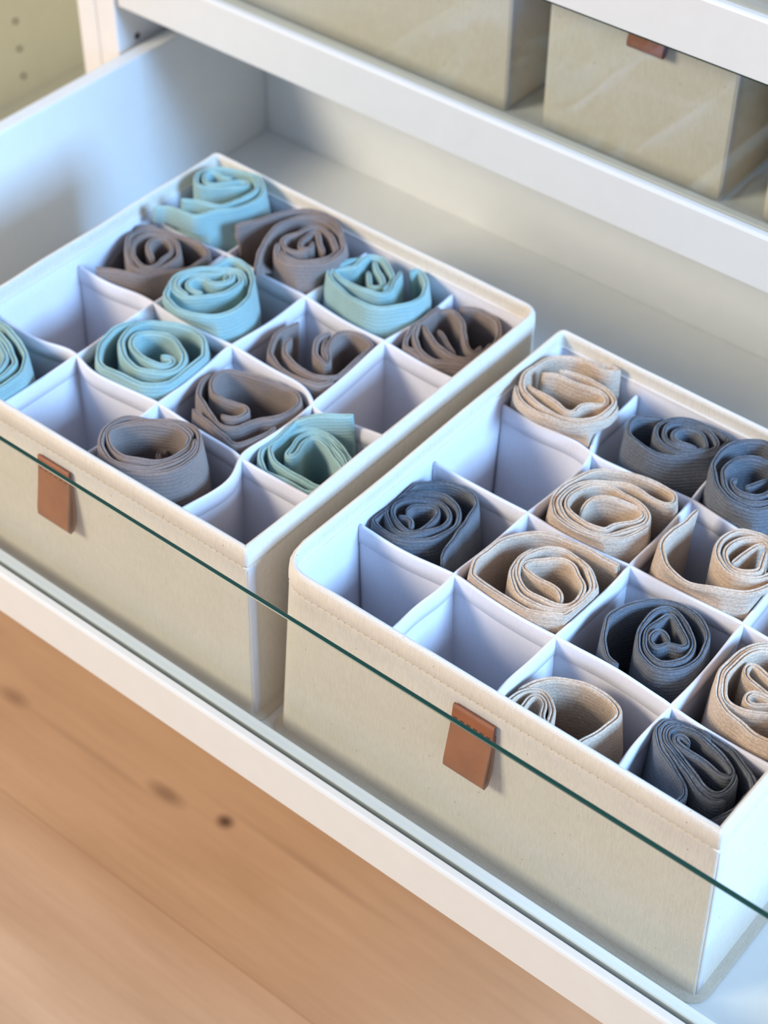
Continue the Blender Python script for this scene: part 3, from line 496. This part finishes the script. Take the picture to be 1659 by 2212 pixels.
DTOP = {}       # dense top curves, for keeping the socks inside their cells
for b, root in (('R', rbox), ('L', lbox)):
    gx, gy = GRID[b]
    for key, pts in DIVIDERS[b].items():
        i = int(key[1]); P_ = np.array(pts, float) / 10000
        ax = 0 if key[0] == 'x' else 1; g = gx if ax == 0 else gy; other = gy[i] if ax == 0 else gx[i]
        a, z_ = g[0] + .0006, g[4] - .0006
        P_ = P_[(P_[:, ax] > a + .004) & (P_[:, ax] < z_ - .004)]
        have = P_[:, ax].max()
        ext = [q for q in g[1:4] if q > have + .02]
        mk = lambda q: np.array([q, other]) if ax == 0 else np.array([other, q])
        lo = P_[0].copy(); lo[ax] = a; hi = mk(z_) if ext else P_[-1].copy(); hi[ax] = z_
        P_ = np.vstack([lo[None]] + [P_] + [mk(q)[None] for q in ext] + [hi[None]])
        T_ = resample(catmull(P_, .002), .0025)
        for _ in range(14): T_[1:-1] = (T_[:-2] + 2 * T_[1:-1] + T_[2:]) / 4
        DTOP[b, key] = T_
        f = (T_[:, ax] - a) / (z_ - a)
        Bt = np.column_stack([T_[:, 0], np.full(len(T_), other)]) if ax == 0 else np.column_stack([np.full(len(T_), other), T_[:, 1]])
        nr, _ = normals2(T_)
        # slight sag of the free top edge between the crossings
        sag = -.0016 * np.abs(np.sin(np.pi * f * 4)) ** 1.0
        def sheet(levels, th, cap=True):
            rows = []
            for z, off in levels:
                k = (z / ZD); k = k * k * (3 - 2 * k) if k < 1 else 1
                c = Bt + (T_ - Bt) * k
                zz = z + sag * max(0, (z - .08) / (ZD - .08))
                rows.append(np.column_stack([c + nr * off, zz]))
            return rows
        h = .0006
        zl = [.0062, .03, .06, .09, ZD - .016, ZD - .0008]
        lv = [(z, h) for z in zl] + [(ZD, 0)] + [(z, -h) for z in zl[::-1]]
        V, F = grid_mesh([np.array(r) for r in zip(*sheet(lv, h))]); V = np.array(V)
        dv = mesh_obj('divider', V, F, M['lining']); rel(dv, root)
        hh = .0013
        lv = [(ZD - .0125, h - .0001), (ZD - .0122, hh), (ZD - .006, hh + .0001), (ZD - .0004, hh - .0001), (ZD + .0005, .0007), (ZD + .0007, 0),
              (ZD + .0005, -.0007), (ZD - .0004, -hh + .0001), (ZD - .006, -hh - .0001), (ZD - .0122, -hh), (ZD - .0125, -h + .0001)]
        V, F = grid_mesh([np.array(r) for r in zip(*sheet(lv, hh))])
        hm = mesh_obj('hem', V, F, M['lining']); rel(hm, root); hm.parent = dv; hm.location = (0, 0, 0)

# ---------------------------------------------------------------- sock rolls
def border(b, kind, i, q, z):
    """position of divider line (or wall) i of box b at along-coordinate q and height z"""
    gx, gy = GRID[b]; g = gy if kind == 'x' else gx
    if i in (0, 4): return np.full(len(q), g[i])
    T_ = DTOP[b, kind + str(i)]; ax = 0 if kind == 'x' else 1; o = np.argsort(T_[:, ax])
    top = np.interp(q, T_[o, ax], T_[o, 1 - ax]); k = np.clip(z / ZD, 0, 1); k = k * k * (3 - 2 * k)
    return g[i] + (top - g[i]) * k
def clampc(P_, z, b, cl, j, m, amount):
    Q = P_.copy()
    for _ in range(3):
        ylo = border(b, 'x', j, Q[:, 0], z) + m; yhi = border(b, 'x', j + 1, Q[:, 0], z) - m
        Q[:, 1] = np.clip(Q[:, 1], ylo, yhi)
        xlo = border(b, 'y', cl, Q[:, 1], z) + m; xhi = border(b, 'y', cl + 1, Q[:, 1], z) - m
        Q[:, 0] = np.clip(Q[:, 0], xlo, xhi)
    return P_ + (Q - P_) * amount[:, None]
def clampw(P_, b, m):
    gx, gy = GRID[b]
    return np.column_stack([np.clip(P_[:, 0], gx[0] + m, gx[4] - m), np.clip(P_[:, 1], gy[0] + m, gy[4] - m)])
COLN = {'teal': 'teal', 'brown': 'taupe brown', 'beige': 'oatmeal beige', 'grey': 'charcoal grey'}
def sock(key, label, group):
    col, b, row, cl, t, strips = SOCKS[key]
    j = 3 - row
    t = t / 1000; VV = []; FF = []; UU = []; nb_ = 0; rs = np.random.default_rng(sum(map(ord, key)))
    lv = [('a', .0046), ('a', .045), ('a', .085), ('a', .108), ('a', ZD - .004), ('a', ZD + .0025), ('a', ZD + .0090)]
    tp = [(.98, .0022), (.90, .0010), (.72, .0003), (.48, 0), (.24, .0003), (.08, .0010)]
    prof = [(-1.0, q) for q in lv] + [(-u, d) for u, d in tp] + [(0, .0014)] + [(u, d) for u, d in tp[::-1]] + [(1.0, q) for q in lv[::-1]]
    allp = np.vstack([np.array(q, float)[:, :2] for q in strips]) / 10000; ctr2 = (allp.min(0) + allp.max(0)) / 2
    for si, st in enumerate(strips):
        P_ = np.array(st, float) / 10000
        P_ = resample(catmull(P_, .0012), .0013); n = len(P_)
        for _ in range(3): P_[1:-1] = (P_[:-2] + 2 * P_[1:-1] + P_[2:]) / 4
        s = np.arange(n) * .0013; ph = rs.uniform(0, 6.28, 4)
        dz = .0006 * np.sin(s * 90 + ph[0]) + .0004 * np.sin(s * 230 + ph[1])
        P_[:, 2] += dz; P_[:, :2] += (.00015 * np.sin(s * 400 + ph[2]))[:, None]
        nr, _d = normals2(P_)
        tt = t * (1 + .10 * np.sin(s * 120 + ph[3])); e = np.minimum(1, np.sqrt((np.minimum(np.arange(n), n - 1 - np.arange(n)) + .35) / 2.5)); tt = tt * e
        rows = []; us = []
        for pi, (u, dep) in enumerate(prof):
            zt = P_[:, 2]
            if isinstance(dep, tuple):
                zz = np.minimum(dep[1], zt - .0040 - .0012 * (6 - lv.index(dep)))
            else: zz = zt - dep * (t / .0018 if dep < .002 else 1)
            c = P_[:, :2].copy()
            c = ctr2 + (c - ctr2) * (1 + np.clip((zt - zz - .002) * 3.5, 0, .11))[:, None]
            c = clampc(c, zz, b, cl, j, t + .0016, np.clip((ZD + .0085 - zz) / .006, 0, 1))
            c = clampw(c, b, t + .0010)
            rows.append(np.column_stack([c + nr * (u * tt)[:, None], zz]))
            us.append(np.column_stack([s + si * .37, (zt - zz) + (0 if u <= 0 else .2) + .0008 * abs(u)]))
        R_ = np.stack(rows, 1); U_ = np.stack(us, 1); m = len(prof)
        VV.append(R_.reshape(-1, 3)); UU.append(U_.reshape(-1, 2))
        idx = np.arange(n * m).reshape(n, m) + nb_
        a = idx[:-1, :-1].ravel(); b1 = idx[1:, :-1].ravel(); c_ = idx[1:, 1:].ravel(); d_ = idx[:-1, 1:].ravel()
        FF += list(zip(a.tolist(), b1.tolist(), c_.tolist(), d_.tolist()))
        FF += [(int(idx[i, 0]), int(idx[i, -1]), int(idx[i + 1, -1]), int(idx[i + 1, 0])) for i in range(n - 1)]
        FF += [tuple(idx[0].tolist()), tuple(idx[-1].tolist()[::-1])]
        nb_ += n * m
    o = mesh_obj('sock_roll', np.vstack(VV), FF, M[col], None, True, np.vstack(UU))
    ctr = np.vstack(VV).mean(0); dvec = Vector((ctr[0], ctr[1], 0)); o.data.transform(Matrix.Translation(-dvec)); o.location = dvec
    tag(o, label, 'socks', group)
    return o
LAB = {
 'L1': 'teal sock roll in the back left corner cell of the left box',
 'L2': 'taupe brown sock roll against the left wall, in front of the rearmost teal roll',
 'L3': 'taupe brown sock roll with square loose end, at the left box back wall',
 'L4': 'teal sock roll whose outer layer loops up over the divider, between brown rolls',
 'L5': 'teal sock roll with heart shaped core at the left box back wall',
 'L6': 'loosely wound taupe brown sock roll in the back right corner of the left box',
 'L7': 'teal sock roll cut off by the left edge of the photo',
 'L8': 'teal sock roll with wide open spiral between two empty cells',
 'L9': 'taupe brown sock roll folded in two lobes, sunk low, behind an empty cell',
 'L10': 'taupe brown sock roll with a flat flap in front and wide hollow middle',
 'L11': 'taupe brown sock roll with oval hollow, at the left box front rim',
 'L12': 'teal sock roll with ribbed cuff sticking out, nearest the gap between the boxes',
 'R1': 'oatmeal beige sock roll in the back left corner cell of the right box',
 'R2': 'charcoal grey sock roll with tight oval core at the right box back wall',
 'R3': 'charcoal grey sock roll cut off by the right photo edge',
 'R4': 'oatmeal beige sock roll with a long folded loop pointing right',
 'R5': 'charcoal grey sock roll, flat tight spiral, against the right box left wall',
 'R6': 'oatmeal beige sock roll with small round core and a cuff end lying along the divider',
 'R7': 'oatmeal beige sock roll with a straight standing flap at its left',
 'R8': 'charcoal grey sock roll with triangular core, surrounded by oatmeal beige rolls',
 'R9': 'oatmeal beige sock roll with big open loop, behind the rim by the leather tab',
 'R10': 'oatmeal beige sock roll with two small loops inside, at the right photo edge',
 'R11': 'charcoal grey ribbed sock roll in S folds, front right corner cell'}
GR = {'teal': 'teal sock rolls', 'brown': 'taupe brown sock rolls', 'beige': 'oatmeal beige sock rolls', 'grey': 'charcoal grey sock rolls'}
for k in SOCKS: sock(k, LAB[k], GR[SOCKS[k][0]])

# ---------------------------------------------------------------- folded grey blanket in the topmost drawer
vs = []; fs = []
bm = bmesh.new()
for k in range(3):
    add_box(bm, (.030 + .003 * k, .412 + .003 * k, .3065 + k * .034), (.44 - .002 * k, .80, .3065 + (k + 1) * .034 - .001), .014, 4)
o = bm_obj('folded_blanket', bm, M['blanket'], None, True)
l = o.data.uv_layers.new(name='uv')
for lp, d in zip(o.data.loops, l.data):
    v = o.data.vertices[lp.vertex_index].co; d.uv = (v.x, v.z + v.y)
tag(o, 'grey knitted textile in the topmost drawer at the upper right corner', 'blanket')
